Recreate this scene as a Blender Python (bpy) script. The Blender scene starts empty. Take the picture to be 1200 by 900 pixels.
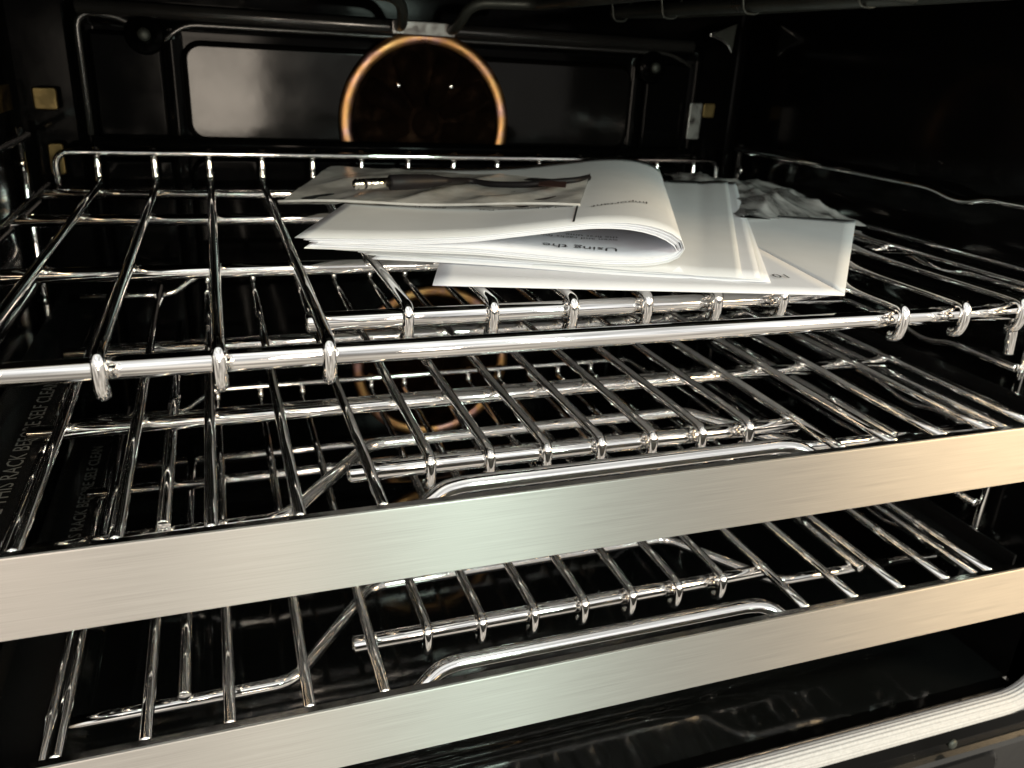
import bpy, math, random
import numpy as np
from mathutils import Vector, Matrix

random.seed(7); rng = np.random.default_rng(7)
scene = bpy.context.scene
COL = scene.collection
S = 0.042            # one rod spacing of the top rack in metres; layout below is in these units
ZO = 6.75            # cavity floor at world z = 0
def W(p):            # layout units -> metres
    return Vector(((p[0]-6.5)*S, p[1]*S, (p[2]+ZO)*S))

# ------------------------------------------------------------------ camera
CAM = (2.0987, -7.6487, 2.5772); YAW, PITCH, ROLL = 0.35685, 0.37724, 0.05534
def cam_axes():
    f = Vector((math.sin(YAW)*math.cos(PITCH), math.cos(YAW)*math.cos(PITCH), -math.sin(PITCH)))
    r0 = Vector((math.cos(YAW), -math.sin(YAW), 0)); u0 = r0.cross(f)
    r = math.cos(ROLL)*r0+math.sin(ROLL)*u0; u = -math.sin(ROLL)*r0+math.cos(ROLL)*u0
    return r, u, f
r, u, f = cam_axes()
cd = bpy.data.cameras.new('camera'); cam = bpy.data.objects.new('camera', cd); COL.objects.link(cam)
M = Matrix((r, u, -f)).transposed().to_4x4(); M.translation = W(CAM); cam.matrix_world = M
cd.sensor_width = 36; cd.lens = 950.97/1200*36; cd.clip_start = 0.01; cd.clip_end = 100
cd.dof.use_dof = True; cd.dof.focus_distance = 0.40; cd.dof.aperture_fstop = 13.0
scene.camera = cam
scene.render.resolution_x, scene.render.resolution_y = 1024, 768

# ------------------------------------------------------------------ world: the dim showroom around the oven
wd = bpy.data.worlds.new('World'); scene.world = wd; wd.use_nodes = True
nt = wd.node_tree; bg = nt.nodes['Background']
tc = nt.nodes.new('ShaderNodeTexCoord'); sx = nt.nodes.new('ShaderNodeSeparateXYZ')
mr = nt.nodes.new('ShaderNodeMapRange'); mr.inputs['From Min'].default_value = -1; mr.inputs['From Max'].default_value = 1
rp = nt.nodes.new('ShaderNodeValToRGB')
e = rp.color_ramp.elements
e[0].position = 0.0; e[0].color = (.55, .49, .41, 1)
e[1].position = 1.0; e[1].color = (1.0, .99, .95, 1)
for ps, c in ((.36, (.66, .60, .52, 1)), (.5, (.80, .75, .68, 1)), (.62, (.86, .85, .83, 1))):
    k = e.new(ps); k.color = c
nz = nt.nodes.new('ShaderNodeTexNoise'); nz.inputs['Scale'].default_value = 2.3; nz.inputs['Detail'].default_value = 3
mr2 = nt.nodes.new('ShaderNodeMapRange'); mr2.inputs['From Min'].default_value = .35; mr2.inputs['From Max'].default_value = .65
mr2.inputs['To Min'].default_value = .40; mr2.inputs['To Max'].default_value = 1.6
mx = nt.nodes.new('ShaderNodeMix'); mx.data_type = 'RGBA'; mx.blend_type = 'MULTIPLY'; mx.inputs['Factor'].default_value = 1
L = nt.links.new
L(tc.outputs['Generated'], sx.inputs[0]); L(sx.outputs['Z'], mr.inputs['Value']); L(mr.outputs[0], rp.inputs[0])
L(tc.outputs['Generated'], nz.inputs['Vector']); L(nz.outputs['Fac'], mr2.inputs['Value'])
L(rp.outputs[0], mx.inputs[6]); L(mr2.outputs[0], mx.inputs[7]); L(mx.outputs[2], bg.inputs['Color'])
bg.inputs['Strength'].default_value = .88

# ------------------------------------------------------------------ lamps of the room in front of the oven, and one added softbox (metres)
def area(name, loc, target, sx_, sy_, power, col):
    ld = bpy.data.lights.new(name, 'AREA'); ld.shape = 'RECTANGLE'; ld.size = sx_; ld.size_y = sy_
    ld.energy = power; ld.color = col
    o = bpy.data.objects.new(name, ld); COL.objects.link(o); o.location = loc
    o.rotation_euler = (Vector(target)-Vector(loc)).to_track_quat('-Z', 'Y').to_euler()
    return o
T = (0, 0, .25)
area('lamp_centre', (.34, -1.5, .80), T, .20, .60, 13, (.80, 1.0, .86))
area('lamp_left', (-.62, -1.3, .72), T, .14, .55, 6.5, (1.0, .82, .66))
area('lamp_right', (1.75, -1.1, .85), T, .6, .6, 30, (1.0, .70, .38))
area('low_softbox', (-.15, -2.2, .24), T, .30, .40, 8.5, (1.0, .86, .70))  # added softbox, placed to mirror as a beige patch in the back panel

# ------------------------------------------------------------------ exposure
vs = scene.view_settings; vs.view_transform = 'Standard'; vs.look = 'None'; vs.exposure = 0.12; vs.gamma = 1; vs.use_curve_mapping = False
scene.render.engine = 'CYCLES'
cy = scene.cycles
cy.max_bounces = 14; cy.glossy_bounces = 8; cy.transparent_max_bounces = 24; cy.transmission_bounces = 8

# ================================================================== materials
def mat(name):
    m = bpy.data.materials.new(name); m.use_nodes = True
    return m, m.node_tree, m.node_tree.nodes['Principled BSDF']
def N(nt, t, **kw):
    n = nt.nodes.new(t)
    for k, v in kw.items():
        if k in n.inputs: n.inputs[k].default_value = v
        else: setattr(n, k, v)
    return n
def coords(nt, scale):
    tc = nt.nodes.new('ShaderNodeTexCoord'); mp = nt.nodes.new('ShaderNodeMapping'); mp.inputs['Scale'].default_value = scale
    nt.links.new(tc.outputs['Object'], mp.inputs[0]); return mp.outputs[0]
def noise(nt, vec, scale, detail=3, rough=.5):
    n = N(nt, 'ShaderNodeTexNoise', Scale=scale, Detail=detail, Roughness=rough); nt.links.new(vec, n.inputs['Vector']); return n.outputs['Fac']
def mapr(nt, v, a, b, c, d):
    n = N(nt, 'ShaderNodeMapRange'); n.inputs[1].default_value = a; n.inputs[2].default_value = b; n.inputs[3].default_value = c; n.inputs[4].default_value = d
    nt.links.new(v, n.inputs[0]); return n.outputs[0]
def bump(nt, b, h, strength, dist):
    n = N(nt, 'ShaderNodeBump', Strength=strength, Distance=dist); nt.links.new(h, n.inputs['Height']); nt.links.new(n.outputs[0], b.inputs['Normal'])
def ramp(nt, v, stops):
    n = nt.nodes.new('ShaderNodeValToRGB'); el = n.color_ramp.elements
    el[0].position, el[0].color = stops[0][0], (*stops[0][1], 1); el[1].position, el[1].color = stops[-1][0], (*stops[-1][1], 1)
    for p, c in stops[1:-1]:
        k = el.new(p); k.color = (*c, 1)
    nt.links.new(v, n.inputs[0]); return n.outputs[0]

def m_chrome(name, base, rough, wav=.25):
    m, nt, b = mat(name); b.inputs['Metallic'].default_value = 1; b.inputs['Base Color'].default_value = (*base, 1)
    v = coords(nt, (1, 1, 1))
    nt.links.new(mapr(nt, noise(nt, v, 130, 4), .3, .7, rough*.6, rough*1.6), b.inputs['Roughness'])
    bump(nt, b, noise(nt, v, 260, 2), wav, .0004)
    return m
CHROME = m_chrome('chrome_wire', (.88, .875, .865), .045, .0)
WELD = m_chrome('chrome_weld', (.80, .79, .77), .12, .8)

def m_brushed():
    m, nt, b = mat('brushed_steel'); b.inputs['Metallic'].default_value = 1
    v = coords(nt, (18, 300, 2100)); n1 = noise(nt, v, 1.0, 3, .65)
    v2 = coords(nt, (3, 3, 40)); n2 = noise(nt, v2, 6, 3)
    nt.links.new(ramp(nt, n1, [(.3, (.385, .38, .365)), (.7, (.465, .46, .442))]), b.inputs['Base Color'])
    nt.links.new(mapr(nt, n1, .3, .7, .42, .50), b.inputs['Roughness'])
    b.inputs['Anisotropic'].default_value = .9; b.inputs['Anisotropic Rotation'].default_value = 0.0
    tg = nt.nodes.new('ShaderNodeCombineXYZ'); tg.inputs['Z'].default_value = 1.0
    nt.links.new(tg.outputs[0], b.inputs['Tangent'])
    bump(nt, b, n1, .10, .0002)
    return m
BRUSHED = m_brushed()

def m_enamel(name, base, rough, spec=.5, peel=.12, metallic=0., speck=True):
    m, nt, b = mat(name); b.inputs['Metallic'].default_value = metallic; b.inputs['Specular IOR Level'].default_value = spec
    v = coords(nt, (1, 1, 1))
    col = ramp(nt, noise(nt, v, 14, 4), [(.3, tuple(c*.8 for c in base)), (.7, tuple(c*1.25 for c in base))])
    if speck:
        vo = N(nt, 'ShaderNodeTexVoronoi', Scale=190.0); nt.links.new(v, vo.inputs['Vector'])
        cmp_ = N(nt, 'ShaderNodeMath', operation='LESS_THAN'); cmp_.inputs[1].default_value = .055; nt.links.new(vo.outputs['Distance'], cmp_.inputs[0])
        g = N(nt, 'ShaderNodeMath', operation='GREATER_THAN'); g.inputs[1].default_value = .63; nt.links.new(noise(nt, v, 9, 2), g.inputs[0])
        mu = N(nt, 'ShaderNodeMath', operation='MULTIPLY'); nt.links.new(cmp_.outputs[0], mu.inputs[0]); nt.links.new(g.outputs[0], mu.inputs[1])
        mix = N(nt, 'ShaderNodeMix', data_type='RGBA'); nt.links.new(mu.outputs[0], mix.inputs[0]); nt.links.new(col, mix.inputs[6]); mix.inputs[7].default_value = (.22, .21, .2, 1)
        col = mix.outputs[2]
    nt.links.new(col, b.inputs['Base Color'])
    nt.links.new(mapr(nt, noise(nt, v, 30, 4), .3, .7, rough*.7, rough*1.5), b.inputs['Roughness'])
    bump(nt, b, noise(nt, v, 55, 3), peel, .0006)
    return m
ENAMEL = m_enamel('black_enamel', (.002, .002, .002), .12, .12, .05)
FLOOR = m_enamel('black_enamel_floor', (.004, .0045, .0045), .06, .6)
BACK = m_enamel('black_enamel_back', (.0012, .0012, .0012), .08, .03, .05, 0., False)
PANEL = m_enamel('fan_cover_enamel', (.002, .0018, .0016), .10, .15, .05, 0., False)
RAIL = m_enamel('dark_slide_rail', (.006, .006, .006), .14, .2, .08)
SHEEN = m_enamel('glossy_pressed_bead', (.02, .02, .019), .16, 1.0, .05, .25, False)
ZINC = m_chrome('dull_zinc_plate', (.20, .196, .19), .4, .3)
LIP = m_chrome('folded_steel_lip', (.34, .335, .325), .14, .05)
DARKMETAL = m_enamel('heating_element_sheath', (.05, .055, .048), .38, .5, .5, .6, False)

def m_gold(name, a, bb, c, rough):
    m, nt, b = mat(name); b.inputs['Metallic'].default_value = 1
    v = coords(nt, (1, 1, 1)); n = noise(nt, v, 34, 5, .6)
    nt.links.new(ramp(nt, n, [(.36, a), (.5, bb), (.68, c)]), b.inputs['Base Color'])
    nt.links.new(mapr(nt, noise(nt, v, 60, 3), .3, .7, rough*.7, rough*1.5), b.inputs['Roughness'])
    bump(nt, b, noise(nt, v, 90, 3), .3, .0005); return m
GOLD = m_gold('heat_tinted_steel', (.46, .26, .24), (.54, .28, .11), (.60, .37, .15), .36)
BRASS = m_gold('yellow_zinc_plate', (.085, .06, .028), (.105, .075, .032), (.14, .10, .045), .45)
BRONZE = m_gold('browned_fan_steel', (.008, .005, .004), (.014, .008, .005), (.020, .011, .007), .85)
TIP = m_gold('plug_contact', (.72, .68, .60), (.80, .77, .70), (.85, .82, .76), .15)

def m_paper(name, base, tint=(1, 1, 1)):
    m, nt, b = mat(name); v = coords(nt, (1, 1, 1))
    nt.links.new(ramp(nt, noise(nt, v, 60, 5), [(.3, tuple(base*.95*t for t in tint)), (.7, tuple(base*t for t in tint))]), b.inputs['Base Color'])
    b.inputs['Roughness'].default_value = .75; b.inputs['Specular IOR Level'].default_value = .25
    bump(nt, b, noise(nt, v, 900, 3), .12, .0002)
    tl = N(nt, 'ShaderNodeBsdfTranslucent'); tl.inputs[0].default_value = (.8, .8, .82, 1)
    ms = N(nt, 'ShaderNodeMixShader'); ms.inputs[0].default_value = .10
    out = nt.nodes['Material Output']; nt.links.new(b.outputs[0], ms.inputs[1]); nt.links.new(tl.outputs[0], ms.inputs[2]); nt.links.new(ms.outputs[0], out.inputs[0])
    return m
PAPER = m_paper('white_paper', .76, (.95, .97, 1.0))
PAPER2 = m_paper('cool_white_paper', .86, (.92, .94, 1))
def m_flat(name, c, rough, spec=.4):
    m, nt, b = mat(name); v = coords(nt, (1, 1, 1))
    nt.links.new(ramp(nt, noise(nt, v, 120, 3), [(.3, tuple(x*.8 for x in c)), (.7, tuple(x*1.2 for x in c))]), b.inputs['Base Color'])
    b.inputs['Roughness'].default_value = rough; b.inputs['Specular IOR Level'].default_value = spec; return m
INK = m_flat('black_print', (.02, .02, .022), .6)
RUBBER = m_flat('black_rubber', (.008, .007, .008), .5, .2)
REDLABEL = m_flat('red_brown_label', (.05, .024, .02), .5)
STAMP = m_flat('pale_stamped_lettering', (.11, .108, .10), .4)
def m_film(name, haze, tint, ior=1.5, gr=.12, glint_streak=None):
    m, nt, b = mat(name); v = coords(nt, (1, 1, 1))
    out = nt.nodes['Material Output']; nt.nodes.remove(b)
    tr = N(nt, 'ShaderNodeBsdfTransparent'); tr.inputs[0].default_value = (.95, .95, .94, 1)
    df = N(nt, 'ShaderNodeBsdfDiffuse'); df.inputs[0].default_value = (*tint, 1)
    tl = N(nt, 'ShaderNodeBsdfTranslucent'); tl.inputs[0].default_value = (*tint, 1)
    a = N(nt, 'ShaderNodeMixShader'); a.inputs[0].default_value = .5; nt.links.new(df.outputs[0], a.inputs[1]); nt.links.new(tl.outputs[0], a.inputs[2])
    mm = N(nt, 'ShaderNodeMixShader'); nt.links.new(mapr(nt, noise(nt, coords(nt, (1.0, .35, 1)) if glint_streak else v, glint_streak or 38, 4), .42 if glint_streak else .3, .66 if glint_streak else .7, haze*(.35 if glint_streak else .6), haze*(1.9 if glint_streak else 1.4)), mm.inputs[0])
    nt.links.new(tr.outputs[0], mm.inputs[1]); nt.links.new(a.outputs[0], mm.inputs[2])
    gl = N(nt, 'ShaderNodeBsdfGlossy'); gl.inputs['Roughness'].default_value = gr
    fr = N(nt, 'ShaderNodeFresnel', IOR=ior)
    bp = N(nt, 'ShaderNodeBump', Strength=.5, Distance=.0015); nt.links.new(noise(nt, v, 55, 4), bp.inputs['Height'])
    nt.links.new(bp.outputs[0], gl.inputs['Normal']); nt.links.new(bp.outputs[0], fr.inputs['Normal'])
    f2 = N(nt, 'ShaderNodeMixShader'); nt.links.new(fr.outputs[0], f2.inputs[0]); nt.links.new(mm.outputs[0], f2.inputs[1]); nt.links.new(gl.outputs[0], f2.inputs[2])
    nt.links.new(f2.outputs[0], out.inputs[0]); return m
FILM = m_film('frosted_plastic_film', .80, (.93, .92, .90), 1.28, .2)
CLEAR = m_film('clear_plastic_film', .75, (.97, .97, .97), 1.9, .06, 48)  # white highlight streaks of the creases are put into the haze
def m_gasket():
    m, nt, b = mat('braided_gasket'); v = coords(nt, (1, 1, 1)); n = noise(nt, v, 500, 3)
    wv = N(nt, 'ShaderNodeTexWave', Scale=480.0, Distortion=1.0); nt.links.new(v, wv.inputs['Vector'])
    nt.links.new(ramp(nt, n, [(.3, (.42, .415, .415)), (.7, (.50, .495, .495))]), b.inputs['Base Color'])
    b.inputs['Roughness'].default_value = .6
    return m
GASKET = m_gasket()

# ================================================================== mesh helpers (all coordinates in layout units)
def tag(o, label=None, cat=None, group=None, kind=None):
    if label: o['label'] = label
    if cat: o['category'] = cat
    if group: o['group'] = group
    if kind: o['kind'] = kind
    return o
def thing(name, base, label, cat, group=None):
    o = bpy.data.objects.new(name, None); COL.objects.link(o); o.location = W(base); o.empty_display_size = .02
    return tag(o, label, cat, group)
def mesh(name, verts, faces, m, smooth=True, base=(0, 0, 0)):
    me = bpy.data.meshes.new(name)
    b = W(base)
    me.from_pydata([W(v)-b for v in verts], [], faces)
    if smooth: me.polygons.foreach_set('use_smooth', [True]*len(me.polygons))
    me.materials.append(m); me.update(); return me
def root_of(o):
    while o.parent: o = o.parent
    return o
def wloc(o):
    v = Vector((0, 0, 0))
    while o: v = v+o.location; o = o.parent
    return v
def put(name, me, parent=None, at=None):
    """link a mesh whose origin is the layout point 'at'"""
    o = bpy.data.objects.new(name, me); COL.objects.link(o); o.parent = parent
    w = W(at); o.location = w-(wloc(parent) if parent else Vector((0, 0, 0)))
    return o
def part(name, vf, m, parent, smooth=True):
    """mesh part, origin at the first vertex"""
    v, f_ = vf; b = tuple(v[0])
    return put(name, mesh(name, v, f_, m, smooth, b), parent, b)
def fillet(pts, rad, seg=6):
    pts = [np.array(p, float) for p in pts]
    if not isinstance(rad, (list, tuple)): rad = [rad]*len(pts)
    out = [pts[0]]
    for i in range(1, len(pts)-1):
        p, a, b = pts[i], pts[i-1]-pts[i], pts[i+1]-pts[i]
        la, lb = np.linalg.norm(a), np.linalg.norm(b); d = min(rad[i], la*.49, lb*.49)
        if d < 1e-4: out.append(p); continue
        A, B = p+a/la*d, p+b/lb*d
        for k in range(seg+1):
            t = k/seg; out.append((1-t)**2*A+2*t*(1-t)*p+t*t*B)
    out.append(pts[-1]); return out
def tube(pts, rad, seg=12, prof=None, closed_caps=True, bev=.25):
    pts = [np.array(p, float) for p in pts]; n = len(pts)
    tan = []
    for i in range(n):
        t = pts[min(i+1, n-1)]-pts[max(i-1, 0)]; tan.append(t/np.linalg.norm(t))
    up = np.array((0, 0, 1.)) if abs(tan[0][2]) < .9 else np.array((1., 0, 0))
    nrm = up-tan[0]*(up@tan[0]); nrm /= np.linalg.norm(nrm)
    V, F = [], []
    P2, N2, T2, R2 = [], [], [], []
    for i in range(n):
        nrm = nrm-tan[i]*(nrm@tan[i]); nrm /= np.linalg.norm(nrm)
        if i == 0 and closed_caps: P2.append(pts[0]); R2.append(1-bev); N2.append(nrm.copy()); T2.append(tan[0]); P2.append(pts[0]+tan[0]*rad*bev); R2.append(1); N2.append(nrm.copy()); T2.append(tan[0]); continue
        if i == n-1 and closed_caps: P2.append(pts[i]-tan[i]*rad*bev); R2.append(1); N2.append(nrm.copy()); T2.append(tan[i]); P2.append(pts[i]); R2.append(1-bev); N2.append(nrm.copy()); T2.append(tan[i]); continue
        P2.append(pts[i]); R2.append(1); N2.append(nrm.copy()); T2.append(tan[i])
    for p, nn, t, rr in zip(P2, N2, T2, R2):
        bi = np.cross(t, nn)
        for k in range(seg):
            a = 2*math.pi*k/seg; q = rad*rr*(prof[k] if prof else 1)
            V.append(p+nn*math.cos(a)*q+bi*math.sin(a)*q)
    for i in range(len(P2)-1):
        for k in range(seg):
            k2 = (k+1) % seg; F.append((i*seg+k, i*seg+k2, (i+1)*seg+k2, (i+1)*seg+k))
    F.append(tuple(range(seg-1, -1, -1))); b0 = (len(P2)-1)*seg; F.append(tuple(range(b0, b0+seg)))
    return V, F
def box(x0, x1, y0, y1, z0, z1):
    V = [(x, y, z) for x in (x0, x1) for y in (y0, y1) for z in (z0, z1)]
    F = [(0, 1, 3, 2), (4, 6, 7, 5), (0, 4, 5, 1), (2, 3, 7, 6), (0, 2, 6, 4), (1, 5, 7, 3)]
    return V, F
def prism_x(prof, x0, x1):
    """closed (y,z) outline swept along x"""
    n = len(prof); V = [(x0, y, z) for y, z in prof]+[(x1, y, z) for y, z in prof]
    F = [tuple(range(n-1, -1, -1)), tuple(range(n, 2*n))]+[(k, (k+1) % n, n+(k+1) % n, n+k) for k in range(n)]
    return V, F
def rrect(x0, x1, z0, z1, rd, seg=6):
    out = []
    for cx, cz, a0 in ((x1-rd, z1-rd, 0), (x0+rd, z1-rd, 90), (x0+rd, z0+rd, 180), (x1-rd, z0+rd, 270)):
        for k in range(seg+1):
            a = math.radians(a0+90*k/seg); out.append((cx+rd*math.cos(a), cz+rd*math.sin(a)))
    return out
def plate_y(outline, y_front, y_back, bev=.06):
    """plate standing in the x-z plane, front face towards -y, bevelled edge"""
    n = len(outline); cx = sum(p[0] for p in outline)/n; cz = sum(p[1] for p in outline)/n
    def inset(d):
        o = []
        for i in range(n):
            a, b_ = np.array(outline[i-1]), np.array(outline[(i+1) % n]); t = b_-a; t = t/(np.linalg.norm(t)+1e-9)
            nn = np.array((-t[1], t[0])); p = np.array(outline[i])
            if nn@(np.array((cx, cz))-p) < 0: nn = -nn
            o.append(p+nn*d)
        return o
    rings = [(outline, y_back), (outline, y_front+bev), (inset(bev*.35), y_front+bev*.3), (inset(bev), y_front), (inset(bev+.015), y_front)]
    V = [(p[0], y, p[1]) for o, y in rings for p in o]; F = []
    for j in range(4):
        for k in range(n): F.append((j*n+k, j*n+(k+1) % n, (j+1)*n+(k+1) % n, (j+1)*n+k))
    F.append(tuple(range(4*n, 5*n))); return V, F
def torus_y(cx, cz, y, R, rad, seg=64, rs=10, sq=1.0, cut=None):
    V, F = [], []
    for i in range(seg):
        a = 2*math.pi*i/seg if cut is None else -cut+(math.pi+2*cut)*i/(seg-1)
        for k in range(rs):
            b_ = 2*math.pi*k/rs; rr = R+rad*math.cos(b_)
            V.append((cx+rr*math.cos(a), y+rad*sq*math.sin(b_), cz+rr*math.sin(a)))
    for i in range(seg if cut is None else seg-1):
        for k in range(rs): F.append((i*rs+k, ((i+1) % seg)*rs+k, ((i+1) % seg)*rs+(k+1) % rs, i*rs+(k+1) % rs))
    return V, F
def disc_y(cx, cz, y, R, seg=48, dish=0.0):
    V = [(cx, y+dish, cz)]; F = []
    for j, q in ((1, .5), (2, 1.0)):
        for k in range(seg):
            a = 2*math.pi*k/seg; V.append((cx+R*q*math.cos(a), y+dish*(1-q*q), cz+R*q*math.sin(a)))
    for k in range(seg):
        k2 = (k+1) % seg; F.append((0, 1+k, 1+k2)); F.append((1+k, 1+seg+k, 1+seg+k2, 1+k2))
    return V, F
def lathe(prof, c, axis, seg=20):
    """prof: (distance along axis, radius)"""
    ax = np.array(axis, float); ax /= np.linalg.norm(ax); h = np.array((0, 0, 1.)) if abs(ax[2]) < .9 else np.array((1., 0, 0))
    a = h-ax*(h@ax); a /= np.linalg.norm(a); b_ = np.cross(ax, a); V, F = [], []
    for d, q in prof:
        for k in range(seg):
            t = 2*math.pi*k/seg; V.append(np.array(c)+ax*d+(a*math.cos(t)+b_*math.sin(t))*q)
    for i in range(len(prof)-1):
        for k in range(seg): F.append((i*seg+k, i*seg+(k+1) % seg, (i+1)*seg+(k+1) % seg, (i+1)*seg+k))
    F.append(tuple(range(seg-1, -1, -1))); q = (len(prof)-1)*seg; F.append(tuple(range(q, q+seg))); return V, F
def join(*vfs):
    V, F = [], []
    for v, f_ in vfs:
        n = len(V); V += list(v); F += [tuple(i+n for i in q) for q in f_]
    return V, F
FONT = {}
def text2d(s, size, shear=0.0):
    c = bpy.data.curves.new('lettering', 'FONT'); c.body = s; c.size = size; c.shear = shear; c.resolution_u = 2; c.fill_mode = 'FRONT'
    o = bpy.data.objects.new('lettering', c); COL.objects.link(o); bpy.context.view_layer.update()
    me = bpy.data.meshes.new_from_object(o.evaluated_get(bpy.context.evaluated_depsgraph_get()))
    v = [tuple(x.co[:2]) for x in me.vertices]; f_ = [tuple(p.vertices) for p in me.polygons]
    bpy.data.objects.remove(o); bpy.data.curves.remove(c); bpy.data.meshes.remove(me); return v, f_
def project(px, z):
    """layout point on height z seen at a place in the picture plane (for measuring)"""
    d = f+r*((px[0]-600)/950.97)-u*((px[1]-450)/950.97); t = (z-CAM[2])/d.z
    return np.array((CAM[0]+d.x*t, CAM[1]+d.y*t, z))

# ================================================================== the oven cavity
XL, XR, YB, YF, ZF, ZC = -1.42, 14.42, 10.62, -.28, -6.92, 4.25
oven = thing('oven', (6.5, 0, ZF), 'black enamel oven cavity that holds the three wire racks', 'oven')
# side walls: curved at the back corner, faint embossed beads
def side_wall(x, s):
    V, F = [], []
    ys = [YF+.02+(YB-YF-.9)*i/60 for i in range(61)]+[YB-.9+.9*k/8 for k in range(1, 9)]
    zs = [ZF+(ZC-ZF)*j/70 for j in range(71)]
    for y in ys:
        for z in zs:
            c = max(0, y-(YB-.15)); xo = .15-math.sqrt(max(0, .15**2-c*c)) if c < .15 else .15
            bead = 0
            for bz in (-.95, -3.4, -5.9):
                d = abs(z-bz); w = .16
                if d < w and .9 < y < 9.2: bead = max(bead, .10*(math.cos(math.pi*d/w)+1)/2*min(1, (y-.9)/.25, (9.2-y)/.25))
            V.append((x-s*(xo+bead), y, z))
    m_ = len(zs)
    for i in range(len(ys)-1):
        for j in range(m_-1): F.append((i*m_+j, (i+1)*m_+j, (i+1)*m_+j+1, i*m_+j+1))
    return V, F
part('side_wall', side_wall(XL, -1), ENAMEL, oven); part('side_wall', side_wall(XR, 1), ENAMEL, oven)
part('ceiling', box(XL, XR, YF+.02, YB, ZC, ZC+.3), ENAMEL, oven, False)
# floor: pan with a shallow raised field and a rolled front lip
def floor_pan():
    nx, ny = 90, 60; V, F = [], []
    for i in range(nx+1):
        for j in range(ny+1):
            x = XL+(XR-XL)*i/nx; y = -.02+(YB+.02)*j/ny
            d = min(x-XL-.8, XR-.8-x, y-.9, YB-.8-y); z = ZF-.10*max(0, min(1, d/.3))**2*(3-2*max(0, min(1, d/.3)))
            V.append((x, y, z))
    for i in range(nx):
        for j in range(ny): a = i*(ny+1)+j; F.append((a, a+ny+1, a+ny+2, a+1))
    return V, F
part('floor_pan', floor_pan(), FLOOR, oven)
part('floor_lip', prism_x([(-.015, ZF-.3), (-.015, ZF+.012)]+[(-.20-.06*math.sin(math.radians(a)), ZF-.05+.06*math.cos(math.radians(a))) for a in range(0, 100, 12)]+[(-.26, ZF-.3)], XL+.1, XR-.1), BACK, oven, False)
part('lip_highlight', tube([(XL+.3, -.245, ZF-.005), (XR-.3, -.245, ZF-.005)], .03, 8), ZINC, oven)  # pale tube added to stand in for the thin highlight along the lip
# back wall, heightfield with ribs
def back_wall():
    nx, nz_ = 150, 130; V, F = [], []
    def sm(t): t = max(0., min(1., t)); return t*t*(3-2*t)
    for i in range(nx+1):
        for j in range(nz_+1):
            x = XL+.12+(XR-XL-.24)*i/nx; z = ZF+(ZC-ZF)*j/nz_; y = 0
            if .0 < 1: y -= .16*sm(1-abs(z-3.02+.02*(x-6.5)*0)/.17)*sm((x+.1)/.4)*sm((13.3-x)/.4)     # horizontal bead under the element
            y -= .22*sm(1-abs(x+.12)/.14)*sm((3.2-z)/.3)*sm((z+6)/.3)
            y -= .22*sm(1-abs(x-13.12)/.14)*sm((3.2-z)/.3)*sm((z+6)/.3)
            y -= .10*sm(1-abs(x-1.47)/.10)*sm((2.9-z)/.2)*sm((z+6)/.3)
            y -= .10*sm(1-abs(x-11.6)/.10)*sm((2.9-z)/.2)*sm((z+6)/.3)
            V.append((x, YB+y, z))
    for i in range(nx):
        for j in range(nz_): a = i*(nz_+1)+j; F.append((a, a+nz_+1, a+nz_+2, a+1))
    return V, F
part('back_wall', back_wall(), BACK, oven)
YP = YB-.06
part('fan_cover', plate_y(rrect(1.64, 11.45, .74, 2.66, .38), YP-.10, YB-.02, .10), PANEL, oven)
part('fan_cover', plate_y(rrect(1.64, 11.45, -6.2, .48, .38), YP-.10, YB-.02, .10), BACK, oven)
for x0, x1 in ((.02, 1.34), (11.78, 12.98)):
    part('side_panel', plate_y(rrect(x0, x1, .78, 2.75, .12), YP-.06, YB-.02, .08), BACK, oven)
    part('side_panel', plate_y(rrect(x0, x1, -6.2, .42, .12), YP-.06, YB-.02, .08), BACK, oven)
part('baffle_bar', tube([(-.05, YB-.38, .72), (13.05, YB-.38, .72)], .13, 14), BACK, oven)
# the two convection fans: tinted ring, dark recess, hub, blades, screws
def fan(cx, cz, Rr, cut=None):
    ring = part('fan_ring', torus_y(cx, cz, YP-.17, Rr-.12, .135, 72, 10, .5, cut), GOLD, oven)
    if cut is None: part('fan_recess', disc_y(cx, cz, YP-.112, Rr-.2, 48, -.01), BRONZE, ring)
    else:
        q = Rr-.2; vs_ = [(cx+q*math.cos(a), YP-.112, cz+q*math.sin(a)) for a in [-cut+(math.pi+2*cut)*i/40 for i in range(41)]]
        part('fan_recess', (vs_, [tuple(range(41))]), BRONZE, ring)
    hub = part('fan_hub', lathe([(0, .30), (.02, .30), (.05, .24), (.06, .1)], (cx, YP-.125, cz), (0, -1, 0)), BRONZE, ring)
    for k in range(6):
        a = math.radians((20+60*k) if cut is None else (10+40*k-20)); c_, s_ = math.cos(a), math.sin(a)
        V = []
        for q, w, dy in ((.4, .12, .0), (.8, .20, .03), (1.25, .26, .05), (1.5, .22, .05)):
            for t, yy in ((-1, 0), (1, -.035)):
                V.append((cx+c_*q-s_*w*t, YP-.135+yy-dy*.3, cz+s_*q+c_*w*t))
        V += [(x, y-.02, z) for x, y, z in V]
        F = [(0, 1, 3, 2), (2, 3, 5, 4), (4, 5, 7, 6), (8, 10, 11, 9), (10, 12, 13, 11), (12, 14, 15, 13), (0, 2, 10, 8), (2, 4, 12, 10), (4, 6, 14, 12), (1, 9, 11, 3), (3, 11, 13, 5), (5, 13, 15, 7), (6, 7, 15, 14), (0, 8, 9, 1)]
        part('fan_blade', (V, F), BRONZE, ring)
    for dx, dz in ((-.62, .78), (.52, .80)):
        part('screw', lathe([(0, .06), (.03, .06), (.05, .03)], (cx+dx, YP-.24, cz+dz), (0, -1, 0), 10), CHROME, ring)
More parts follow.
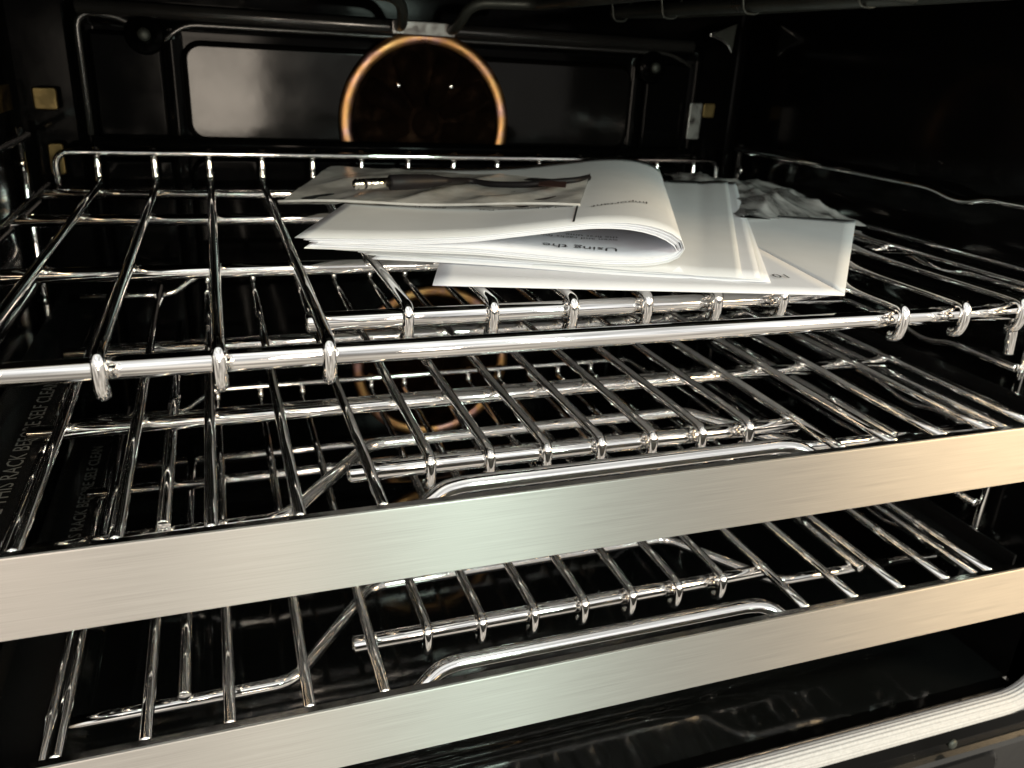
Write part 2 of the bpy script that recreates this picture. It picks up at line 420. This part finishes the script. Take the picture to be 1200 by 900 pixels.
fan(6.5, 1.22, 1.86, .36); fan(6.72, -4.32, 1.92)
# corner beads, screws, brackets on the back wall
for x, z in ((1.04, 2.70), (11.85, 2.62)):
    part('mounting_screw', lathe([(0, .36), (.06, .36), (.10, .30), (.10, .14), (.18, .13), (.2, .08)], (x, YB-.2, z), (0, -1, 0)), BACK, oven)
    part('screw_head', lathe([(0, .12), (.05, .12), (.09, .06)], (x, YB-.39, z), (0, -1, 0), 14), DARKMETAL, oven)
part('corner_bead', tube(fillet([(-.1, YB-.2, .85), (-.1, YB-.2, 3.05), (.62, YB-.2, 2.98), (.98, YB-.2, 2.78)], .35), .065, 10), SHEEN, oven)
part('top_ridge', tube([(-.1, YB-.2, 3.12), (12.9, YB-.2, 3.12)], .14, 14), SHEEN, oven)
part('top_bead', tube(fillet([(1.35, YB-.2, 2.60), (1.75, YB-.2, 2.92), (12.3, YB-.2, 2.95), (12.9, YB-.2, 2.7)], .3), .05, 10), SHEEN, oven)
part('corner_gusset', plate_y([(13.12, 3.40), (13.82, 3.70), (13.78, 3.05), (13.66, 3.22), (13.45, 3.32)], YB-.5, YB-.44, .02), DARKMETAL, oven)
part('gusset_edge', tube(fillet([(13.82, YB-.5, 3.70), (13.10, YB-.5, 3.39), (13.45, YB-.5, 3.30), (13.68, YB-.5, 3.18), (13.78, YB-.5, 3.02)], .08), .03, 8), CHROME, oven)
for x0, x1, z0, z1, m_ in ((-.98, -.58, 1.30, 1.70, BRASS), (-.86, -.60, .12, .70, BRASS), (13.30, 13.62, 1.56, 1.90, BRASS), (12.92, 13.28, 1.05, 1.90, ZINC)):
    part('guide_bracket', plate_y(rrect(x0, x1, z0, z1, .05, 3), YB-.36, YB-.24, .02), m_, oven)
for y0, y1, z0, z1, x0, x1 in ((9.0, 10.5, 1.28, 1.72, XL+.0, XL+.05),):
    part('guide_bracket', box(x0, x1, y0, y1, z0, z1), BRASS, oven, False)
# front flange, gasket, sill
gp = []
pro = [1-.11*abs(math.cos(math.pi*k/4))**3 for k in range(72)]
gz, gy = -6.975, -.46
gpath = fillet([(6.5, gy, gz), (14.68, gy, gz), (14.68, gy, 4.5), (-1.68, gy, 4.5), (-1.68, gy, gz), (6.5001, gy, gz)], .95, 14)
part('door_gasket', tube(gpath, .185, 72, pro, bev=.1), GASKET, oven)
part('front_flange', box(XL-1.2, XR+1.2, YF, YF+.25, -7.262, ZF-.32), ENAMEL, oven, False)
for x0, x1 in ((XL-1.2, XL), (XR, XR+1.2)): part('front_flange', box(x0, x1, YF, YF+.25, ZF-.318, 5.0), ENAMEL, oven, False)
part('front_flange', box(XL, XR, YF, YF+.25, ZC+.004, 5.0), ENAMEL, oven, False)
part('sill_bead', tube([(XL-1, YF-.14, -7.30), (XR+.35, YF-.14, -7.30)], .03, 8), CHROME, oven)
part('sill', prism_x([(YF+.2, -7.27), (YF-.14, -7.30), (YF-.22, -7.5), (YF-.16, -7.74), (YF+.2, -7.78)], XL-1.2, XR+1.2), ENAMEL, oven, False)
part('sill_trim', prism_x([(YF-.10, -7.76), (YF-.26, -7.79), (YF-.30, -7.86), (YF-.10, -7.88)], XL-1.2, XR+1.2), SHEEN, oven, False)
part('lower_panel', plate_y(rrect(XL-1, XR-.1, -10.5, -8.0, .5), YF-.2, YF, .12), ENAMEL, oven)
part('lower_face', box(XL-1.2, XR+1.2, YF-.05, YF+.2, -10.8, -7.885), FLOOR, oven, False)
for x, z in ((12.9, -7.55), (14.75, -7.45)):
    part('sill_screw', lathe([(0, .09), (.04, .09), (.07, .05)], (x, YF-.20, z), (0, -1, .1), 14), DARKMETAL, oven)
# broil element under the ceiling: legs through a bracket, long runs front to back
part('element_bracket', plate_y(rrect(5.70, 7.05, 2.98, 3.26, .05, 3), YB-.5, YB-.46, .02), ZINC, oven)
xs = [5.82, 4.6, 3.2, 1.6, .4]
el = [(5.85, YB-.1, 3.12), (5.85, YB-.9, 3.15), (5.7, YB-1.4, 3.62), (4.6, YB-1.6, 3.66), (4.6, 1.2, 3.62), (3.0, 1.2, 3.62), (3.0, 9, 3.62), (1.2, 9, 3.62), (1.2, .8, 3.62)]
er = [(6.95, YB-.1, 3.12), (6.95, YB-.9, 3.15), (7.1, YB-1.4, 3.62), (8.4, YB-1.6, 3.66), (8.4, 1.2, 3.62), (10.0, .6, 3.55), (10.0, 9, 3.62), (11.8, 9, 3.74), (11.8, .8, 3.74), (1.2, .8, 3.62)]
part('broil_element', tube(fillet(el, .35), .11, 12), DARKMETAL, oven)
part('broil_element', tube(fillet(er, .35), .11, 12), DARKMETAL, oven)
for y in (1.5, 4.0, 6.5, 8.5):
    part('element_clip', tube(fillet([(9.7, y, ZC), (9.86, y, 3.45), (10.14, y, 3.45), (10.3, y, ZC)], .1, 4), .022, 6), DARKMETAL, oven)

# ================================================================== wire guides on the side walls
RZ = [.89, -.345, -1.61, -2.86, -4.11, -5.36]
def guide(x, s, label):
    g = thing('rack_guide', (x, 5, ZF), label, 'rack guide', 'wire rack guides on the cavity walls')
    def rail_pts(z):
        return [(x, 9.85, z), (x, 3.75, z), (x, 3.25, z-.12), (x, 2.9, z-.12), (x, 2.55, z-.01), (x, 1.2, z)]
    for k, z in enumerate(RZ):
        part('guide_rail', tube(fillet(rail_pts(z), .3, 4), .075, 10), CHROME, g)
    for y in (9.85, 1.2):
        part('guide_post', tube([(x+s*.14, y, 1.02), (x+s*.14, y, -5.6)], .075, 10), CHROME, g)
        for z in (.4, -2.2, -4.8):
            part('wall_stud', lathe([(0, .10), (.06, .10), (.08, .06), (.16, .06)], (x+s*.08, y-.12, z), (s, 0, 0), 12), WELD, g)
    return g
guide(-1.10, -1, 'chrome wire rack guide on the left cavity wall')
guide(14.10, 1, 'chrome wire rack guide on the right cavity wall')

# ================================================================== racks
RR = .068; BR = .112
def curl(y, z=0):          # free end of a rod bent down over a bar at (y, z-.17)
    return [(0, y+.02, z), (0, y-.19, z-.01), (0, y-.205, z-.20), (0, y-.165, z-.37), (0, y-.03, z-.40)]
def rod_mesh(front, back, ytip=None):
    pts = fillet(back+front, [.0]+[.22]*(len(back)+len(front)-2)+[0], 6)
    v, f_ = tube(pts, RR, 10)
    return mesh('rod', [(p[0]+6.5, p[1], p[2]-ZO) for p in v], f_, CHROME, True, (6.5, 0, -ZO))     # origin at layout (6.5,0,-ZO)
def ball(c, q, m=WELD):
    return lathe([(-q*.95, q*.3), (-q*.7, q*.75), (0, q), (q*.7, q*.75), (q*.95, q*.3)], c, (0, 1, 0), 12)

def welds(pts, parent):
    V, F = [], []
    for x, y, z in pts:
        v, f_ = lathe([(-.13, .02), (-.09, .05), (-.03, .075), (.03, .075), (.09, .05), (.13, .02)], (x, y, z), (0, 1, 0), 8)
        n = len(V); V += [(p[0], p[1], p[2]) for p in v]; F += [tuple(i+n for i in q) for q in f_]
    o = part('weld_beads', (V, F), WELD, parent); o['kind'] = 'stuff'; return o
# --- top rack
r1 = thing('oven_rack', (6.5, 5, -.3), 'topmost chrome wire rack, the one carrying the papers, open bar front', 'oven rack', 'wire racks in the oven')
backp = [(0, 9.9, .70), (0, 9.9, 0)]
m_long = rod_mesh(curl(0), backp); m_short = rod_mesh(curl(1.06), backp)
for i in range(14):
    put('rod', m_short if 4 <= i <= 9 else m_long, r1, (i, 0, 0))
part('front_bar', tube([(-1.0, 0, -.18), (14.0, 0, -.18)], BR), CHROME, r1)
part('grip_bar', tube([(2.90, 1.06, -.18), (10.10, 1.06, -.18)], BR), CHROME, r1)
for y in (9.72, 7.05, 3.45): part('cross_bar', tube([(-1.05, y, -.165), (14.05, y, -.165)], .098), CHROME, r1)
part('back_rail', tube(fillet([(-.70, 9.9, -.1), (-.70, 9.82, .60), (13.62, 9.82, .60), (13.62, 9.9, -.1)], .3), .065), CHROME, r1)
for x in (-.86, 13.86): part('side_wire', tube(fillet([(x, 9.75, 0.0), (x, .1, 0.0), (x, -.05, -.32)], .12), .06, 10), CHROME, r1)
welds([(i, y, -.085) for i in range(14) for y in (9.72, 7.05, 3.45)], r1)
part('stop_hook', tube(fillet([(12.6, .6, -.12), (12.6, .35, -.3), (12.62, .3, -.95)], .15), .075, 10), CHROME, r1)

# --- pull-out racks
def pullout(zr, label, words, side_words):
    g = thing('oven_rack', (6.5, 4.5, zr-1), label, 'oven rack', 'wire racks in the oven')
    D = lambda p: (p[0], p[1], p[2]+zr)
    def T_(pts, rad, fil=.0, seg=12): return tube([D(p) for p in (fillet(pts, fil) if fil else pts)], rad, seg)
    xl = [3.51-.86*k for k in range(4, -1, -1)]; xi = [3.51+.7475*k for k in range(1, 8)]; xr = [9.49+.86*k for k in range(5)]
    low, high = [(0, 9.12, -.02)], [(0, 9.10, .36), (0, 9.10, 0)]
    fr = [(0, -.212, -.012)]
    ms = {}
    for x in xl+xi+xr:
        hi = 1.7 < x < 11.3; inn = x in xi; k = (hi, inn)
        if k not in ms: ms[k] = rod_mesh(curl(.95) if inn else fr, high if hi else low)
        put('rod', ms[k], g, (x, 0, zr))
    part('grip_bar', T_([(3.30, .95, -.18), (9.70, .95, -.18)], BR), CHROME, g)
    for y in (2.86, 5.86): part('cross_bar', T_([(-.35, y, -.165), (13.35, y, -.165)], .10), CHROME, g)
    part('back_rail', T_([(-.5, 9.02, -.13), (1.1, 9.02, -.13), (1.72, 9.02, .30), (11.3, 9.02, .30), (11.9, 9.02, -.13), (13.5, 9.02, -.13)], .065, .18), CHROME, g)
    welds([D((x, y, -.085)) for x in xl+xi+xr for y in (2.86, 5.86)], g)
    # grip handle rod behind the strip
    part('handle_rod', T_([(3.75, -.24, -.22), (4.2, .02, -.02), (4.45, .06, 0), (8.7, .06, 0), (8.95, .02, -.02), (9.3, -.24, -.22)], .105, .12), CHROME, g)
    # brushed front strip with folded top lip
    tz, bz = 0.04, -.85
    part('front_strip', prism_x([D((0, -.34, tz))[1:], D((0, -.345, tz-.012))[1:], D((0, -.345, bz+.012))[1:], D((0, -.335, bz))[1:], D((0, -.31, bz))[1:], D((0, -.31, tz))[1:]], -1.0, 14.0), BRUSHED, g, False)
    part('strip_lip', box(-.99, 13.99, -.3095, -.21, zr+tz-.05, zr+tz-.006), LIP, g, False)
    # carriage below the rods
    part('carriage_front', T_([(-.75, 1.3, -.9), (2.56, 1.32, -.9), (3.92, 3.12, -.9), (9.25, 3.18, -.9), (10.42, 1.5, -.9), (13.75, 1.45, -.9)], .09, .25), CHROME, g)
    for y in (4.76, 8.24): part('carriage_bar', T_([(-.75, y, -.9), (13.75, y, -.9)], .085), CHROME, g)
    for x in (1.22, 11.9):
        part('carriage_rod', T_([(x, 9.0, -.74), (x, 1.22, -.74)], .085), CHROME, g)
    # slide rails with stamped lettering
    for x0, x1, s in ((-.80, -.18, -1), (13.18, 13.80, 1)):
        rl = part('slide_rail', prism_x([(0, 0)], 0, 1) if False else box(x0, x1, .05, 9.3, zr-.42, zr-.30), RAIL, g, False)
        part('rail_flange', box(x0 if s < 0 else x1-.05, x0+.05 if s < 0 else x1, .05, 9.3, zr-.298, zr-.02), RAIL, rl, False)
        part('rail_edge', T_([((x1 if s < 0 else x0), .05, -.36), ((x1 if s < 0 else x0), 9.3, -.36)], .07, 0, 8), CHROME, rl)
        v, f_ = text2d(words if s < 0 else side_words, .26)
        sy = 1.0
        if s < 0: vv = [(x1-.14-q[1], .25+(0 if zr > -3 else 3.0)+q[0]*sy, zr-.292) for q in v]
        else: vv = [(x0+.20+q[1], 7.6-q[0]*sy, zr-.292) for q in v]
        part('stamped_lettering', (vv, f_), STAMP, rl, False)
        xx = 13.98
        for yy in ((1.62, 2.0) if s > 0 else ()):
            part('roller_pin', lathe([(0, .11), (.05, .13), (.16, .13), (.20, .09), (.34, .08), (.38, .05)], (xx, yy, zr-.62), (0, 0, 1), 14), m_pin, rl)
    return g
m_pin = m_gold('worn_pin', (.62, .52, .46), (.70, .62, .56), (.74, .70, .66), .25)
pullout(-1.856, 'middle pull-out wire rack with brushed steel front strip, directly below the papers rack', 'REMOVE THIS RACK BEFORE SELF CLEAN', 'REMOVE BEFORE SELF CLEAN')
pullout(-4.353, 'lowest pull-out wire rack with brushed steel front strip, nearest the oven floor', 'REMOVE THIS RACK BEFORE SELF CLEAN', 'REMOVE BEFORE SELF CLEAN')

# ================================================================== papers on the top rack
def sheet(fn, nu, nv, th):
    """closed thin sheet from fn(s,t) -> point, s,t in 0..1"""
    V, F = [], []
    top = [[np.array(fn(i/nu, j/nv)) for j in range(nv+1)] for i in range(nu+1)]
    for lay in (0, 1):
        for i in range(nu+1):
            for j in range(nv+1):
                p = top[i][j]; V.append((p[0], p[1], p[2]-lay*th))
    n = (nu+1)*(nv+1); a = lambda i, j: i*(nv+1)+j
    for i in range(nu):
        for j in range(nv):
            F.append((a(i, j), a(i+1, j), a(i+1, j+1), a(i, j+1))); F.append(tuple(n+k for k in (a(i, j), a(i, j+1), a(i+1, j+1), a(i+1, j))))
    for i in range(nu):
        F.append((a(i, 0), n+a(i, 0), n+a(i+1, 0), a(i+1, 0))); F.append((a(i, nv), a(i+1, nv), n+a(i+1, nv), n+a(i, nv)))
    for j in range(nv):
        F.append((a(0, j), a(0, j+1), n+a(0, j+1), n+a(0, j))); F.append((a(nu, j), n+a(nu, j), n+a(nu, j+1), a(nu, j+1)))
    return V, F
def lerp(a, b, t): return np.array(a)*(1-t)+np.array(b)*t
def bilin(c00, c10, c01, c11): return lambda s, t: lerp(lerp(c00, c10, s), lerp(c01, c11, s), t)

# bottom sheet, creased so that its right part tips up
A = project((507, 333), .11); B = project((990, 345), .10); Cc = project((1003, 258), .34); Dd = project((868, 250), .34); Lf = project((507, 300), .11)
crk = project((868, 280), .20)
def leaf_bottom(s, t):
    p = lerp(A, B, s); q = lerp(Lf+np.array((1.2, 3.2, 0)), crk, s); return lerp(p, q, t)+np.array((0, 0, .012*math.sin(9*s)*t))
def leaf_flap(s, t):
    p = lerp(B, crk, s); q = lerp(Cc, Dd, s); return lerp(p, q, t)+np.array((0, 0, -.05*math.sin(math.pi*t)*(1-s)+.0))
sh = thing('instruction_sheet', tuple(A), 'lowest white sheet under the papers, its right flap tipped up', 'paper sheet', 'papers on the top rack')
part('sheet_panel', sheet(leaf_bottom, 24, 10, .02), PAPER2, sh); part('sheet_flap', sheet(leaf_flap, 10, 14, .012), PAPER, sh)
v, f_ = text2d('10', .26)
c0 = project((898, 322), .135); ax = (B-A)/np.linalg.norm(B-A); ay = np.array((-ax[1], ax[0], 0))
part('printed_text', ([tuple(c0-ax*(q[0]-.3)*1.0-ay*q[1]+np.array((0, 0, .012))) for q in v], f_), INK, sh, False)

# middle booklet, several leaves
bk = thing('booklet', tuple(project((440, 303), .13)), 'flat white booklet of several leaves lying under the curled manual', 'booklet', 'papers on the top rack')
FL, FR_, BRc = project((436, 303), .135), project((903, 331), .13), project((862, 216), .50)
BL = FL+(BRc-FR_); BL[2] = .30
for k in range(4):
    jx, jy = (.10*k*(1 if k % 2 else .6), .05*k)
    o = np.array((-.07*k*(k > 2), .10*k*.5, .019*k))
    fn = bilin(FL+o+np.array((-.10*k*.7, .08*k, 0)), FR_+o+np.array((-.05*k, -.015*k, 0)), BL+o, BRc+o*np.array((1, 0, 1)))
    g2 = lambda s, t, fn=fn, k=k: fn(s, t)+np.array((0, 0, .02*math.sin(4*s+k)*math.sin(math.pi*t)+.012*math.sin(7*s+1.7*k)*(1-t)+(.022*max(0, 1-abs(s-.80+.04*t)/.03)-.02*max(0, 1-abs(s-.90)/.04))*(.4+.6*t)+.05*max(0, s-.8)*max(0, t-.6)*(k+1)))
    part('leaf', sheet(g2, 60, 16, .010), PAPER if k % 2 else PAPER2, bk)

# curled manual: leaves run left to right, round the spine and back underneath
O = np.array((7.80, 1.27, 0)); back = np.array((2.42, 5.02, 0)); wl = np.array((-4.82, 1.55, 0))/5.06
top_prof = [(0, .46), (.12, .59), (.4, .71), (.8, .775), (1.3, .755), (2.0, .64), (2.8, .51), (3.6, .44), (4.4, .405), (5.06, .385)]
bot_prof = [(0, .46), (.10, .35), (.35, .25), (.8, .205), (1.3, .205), (2.0, .235), (2.8, .275), (3.6, .265), (4.4, .26), (5.06, .255)]
def interp(prof, x):
    for (a, za), (b_, zb) in zip(prof, prof[1:]):
        if x <= b_: t = (x-a)/(b_-a); return za+(zb-za)*t
    return prof[-1][1]
def tz(u_, k): return interp(top_prof, max(0, u_))-.0135*k
def bzf(u_, k): return interp(bot_prof, max(0, u_))+.0125*k
def mpoint(u_, z, v):
    p = O+wl*u_+back*v; return (p[0]+.10*math.sin(3*v)*0, p[1], z+.24*v-.05*v*(1-v)*math.sin(u_))
def manual_leaf(k, v0):
    pr = []
    us = [5.06-.04*k-.012*(k % 3)-(5.06-.04*k)*i/34 for i in range(35)]
    off = .016*k
    for x in us:
        x = max(x, 0); pr.append((off+x*(1-off/5.06), tz(x, k)))
    n0 = len(pr); end = []
    for i in range(1, 33):
        x = 4.95*(i/32)-.03*k*(i == 32); end.append((off+x*(1-off/5.06), bzf(x, k)))
    pr += end
    # smooth
    a = np.array(pr)
    for _ in range(2): a[1:-1] = (a[:-2]+2*a[1:-1]+a[2:])/4
    nv = 12; V, F = [], []
    tn = np.gradient(a, axis=0); tn /= np.linalg.norm(tn, axis=1)[:, None]; nn = np.stack([tn[:, 1], -tn[:, 0]], 1)
    for lay in (0, 1):
        b_ = a+nn*(.0035 if lay else -.0035)
        for i in range(len(a)):
            for j in range(nv+1):
                v = v0+(1-v0)*j/nv; V.append(mpoint(b_[i, 0], b_[i, 1], v))
    n = len(a)*(nv+1); q = lambda i, j: i*(nv+1)+j
    for i in range(len(a)-1):
        for j in range(nv):
            F.append((q(i, j), q(i+1, j), q(i+1, j+1), q(i, j+1))); F.append((n+q(i, j), n+q(i, j+1), n+q(i+1, j+1), n+q(i+1, j)))
        F.append((q(i, 0), n+q(i, 0), n+q(i+1, 0), q(i+1, 0))); F.append((q(i, nv), q(i+1, nv), n+q(i+1, nv), n+q(i, nv)))
    for i in (0, len(a)-1):
        for j in range(nv): F.append((q(i, j), q(i, j+1), n+q(i, j+1), n+q(i, j)))
    return V, F
mn = thing('manual', tuple(O+np.array((0, 0, .26))), 'curled white instruction manual on top of the pile, spine rolled to the right', 'manual', 'papers on the top rack')
for k in range(7): part('leaf', manual_leaf(k, [0, .006, .002, .008, .003, .006, .001][k]), PAPER if k < 2 else PAPER2, mn)
def on_top(x, y, u0, v0, ang=0):       # lettering plane -> top leaf
    uu, vv = u0+x, v0+y; return mpoint(uu, tz(uu, 0)+.014, vv)
LV = np.linalg.norm(back)
def print_top(name, s, size, u0, v0, slant=0.0):
    v, f_ = text2d(s, size); return part(name, ([on_top(q[0], -q[1]/LV+slant*q[0], u0, v0) for q in v], f_), INK, mn, False)
print_top('printed_text', 'Important', .20, .56, .275, -.11)
print_top('printed_text', 'Read All Instructions First', .13, 1.62, .215, .06)
print_top('printed_text', 'Before Using', .13, 3.5, .335, .03)
rl = []
for i in range(13): rl.append((1.57-.11*i/12+.03*math.sin(i/12*3.1), .02+.66*i/12))
part('printed_rule', ([on_top(uu+dx, vv, 0, 0) for uu, vv in rl for dx in (-.014, .014)], [(2*i, 2*i+1, 2*i+3, 2*i+2) for i in range(12)]), INK, mn, False)
v, f_ = text2d('Using the', .30)
part('printed_text', ([mpoint(.95+q[0]*.9, bzf(.95+q[0]*.9, 6)+.012, .11-q[1]*.9/LV) for q in v], f_), INK, mn, False)
v, f_ = text2d('oven and racks for\nthe first time', .16)
part('printed_text', ([mpoint(.95+q[0]*.9, bzf(.95+q[0]*.9, 6)+.012, .20-q[1]/LV) for q in v], f_), INK, mn, False)

# ------------------------------------------------------------------ probe in a frosted bag on the manual
def hnoise(x, y, sd):
    h = 0
    for k in range(5):
        rr_ = random.Random(sd*31+k); a = rr_.uniform(0, 6.28); w = rr_.uniform(1.5, 6.5); ph = rr_.uniform(0, 6.28)
        h += math.sin(w*(x*math.cos(a)+y*math.sin(a))+ph)/(1+.3*w)
    return h
def ridge(x, y, sd):
    h = 0
    for k in range(6):
        rr_ = random.Random(sd*57+k); a = rr_.uniform(0, 6.28); w = rr_.uniform(1.0, 3.2); ph = rr_.uniform(0, 6.28)
        h += (1-abs(math.sin(w*(x*math.cos(a)+y*math.sin(a))+ph)))**3/(1+.4*w)
    return h
MI = np.linalg.inv(np.stack([wl[:2], back[:2]], 1))
def surf(x, y):
    q = MI@(np.array((x, y))-O[:2])
    if -.02 < q[0] < 5.1 and -.02 < q[1] < 1.02: return mpoint(q[0], tz(q[0], 0), q[1])[2]
    return -.2
def bag_mesh(c00, c10, c01, c11, amp, sd, gap, nu=44, nv=30, edge=None):
    fn = bilin(c00, c10, c01, c11); V, F = [], []
    for lay in (0, 1):
        for i in range(nu+1):
            for j in range(nv+1):
                s, t = i/nu, j/nv; ed = min(1, 5*min(s, 1-s, t, 1-t))
                p = fn(s, t)
                if edge: p = np.array((p[0], p[1], max(p[2], surf(p[0], p[1])+.035)))
                z = p[2]+(gap*ed*(1 if lay == 0 else 0))+amp*(ridge(p[0], p[1], sd+lay)-.6+.3*hnoise(p[0], p[1], sd))*(.4+.6*ed)
                V.append((p[0], p[1], z if lay == 0 else min(z, p[2]-.012)))
    n = (nu+1)*(nv+1); a = lambda i, j: i*(nv+1)+j
    for i in range(nu):
        for j in range(nv):
            F.append((a(i, j), a(i+1, j), a(i+1, j+1), a(i, j+1))); F.append(tuple(n+k for k in (a(i, j), a(i, j+1), a(i+1, j+1), a(i+1, j))))
    return V, F
b00, b10, b01, b11 = project((326, 238), .42), project((679, 243), .74), project((388, 194), .55), project((690, 211), .86)
bg1 = thing('plastic_bag', tuple(b00), 'frosted plastic bag holding the probe, on top of the manual', 'plastic bag', 'plastic bags among the papers')
part('film', bag_mesh(b00, b10, b01, b11, .05, 3, .02, edge=True), FILM, bg1)
sl = [b00*(1-s)+b10*s+np.array((0, -.02, .03+.02*math.sin(9*s))) for s in [i/20 for i in range(21)]]
part('heat_seal', tube(sl, .022, 6), FILM, bg1)
def on_bag(px, h):
    z = .7
    for _ in range(12):
        p = project(px, z); z = .5*z+.5*(max(surf(p[0], p[1]), .35)+h)
    return project(px, z)
lb = [on_bag(q, .15) for q in ((632, 211), (664, 213), (663, 219), (631, 217))]
part('red_label', ([tuple(p) for p in lb]+[(p[0], p[1], p[2]-.012) for p in lb], [(0, 1, 2, 3), (7, 6, 5, 4), (0, 4, 5, 1), (1, 5, 6, 2), (2, 6, 7, 3), (3, 7, 4, 0)]), REDLABEL, bg1, False)
pz = .86
t0, t1, t2 = project((413, 216), pz), project((456, 214), pz), project((520, 212), pz)
pr = thing('temperature_probe', tuple(t1), 'black cable with a gold tipped jack plug lying on the plastic bag', 'probe cable')
d = t1-t0; Ld = np.linalg.norm(d); rp_ = .075
part('plug_tip', lathe([(0, .015), (.03*Ld, .05), (.09*Ld, .078), (.17*Ld, .05), (.19*Ld, .075), (.30*Ld, .075)], t0, d, 18), TIP, pr)
part('insulator_ring', lathe([(.30*Ld, .073), (.35*Ld, .073)], t0, d, 18), RUBBER, pr)
part('plug_sleeve', lathe([(.35*Ld, .075), (.47*Ld, .075), (.475*Ld, .07), (.5*Ld, .07), (.505*Ld, .075), (Ld, .075)], t0, d, 18), TIP, pr)
d2 = t2-t1; L2 = np.linalg.norm(d2)
part('plug_grip', lathe([(0, .09), (.02, .112), (.30*L2, .115), (.70*L2, .105), (.74*L2, .092), (.78*L2, .10), (L2, .065), (1.12*L2, .052)], t1, d2, 20), RUBBER, pr)
cp = [t1+d2*1.08]+[on_bag(q, h) for q, h in (((548, 212), .16), ((580, 216), .13), ((622, 216), .12), ((652, 213), .11), ((676, 211), .09), ((690, 208), .05))]
def catmull(pts, n=10):
    out = []; P_ = [pts[0]]+list(pts)+[pts[-1]]
    for i in range(1, len(P_)-2):
        a, b_, c_, d_ = P_[i-1], P_[i], P_[i+1], P_[i+2]
        for k in range(n):
            t = k/n; out.append(.5*((2*b_)+(-a+c_)*t+(2*a-5*b_+4*c_-d_)*t*t+(-a+3*b_-3*c_+d_)*t**3))
    out.append(P_[-2]); return out
part('cable', tube(catmull(cp), .05, 10), RUBBER, pr)

# ------------------------------------------------------------------ clear crumpled bag at the back right
c00, c10, c01, c11 = project((868, 254), .38), project((1016, 264), .16), project((778, 205), .34), project((905, 214), .30)
bg2 = thing('plastic_bag', tuple(c10), 'crumpled clear plastic bag behind the papers at the right', 'plastic bag', 'plastic bags among the papers')
part('film', bag_mesh(c00, c10, c01, c11, .12, 11, .14, 70, 56), CLEAR, bg2)
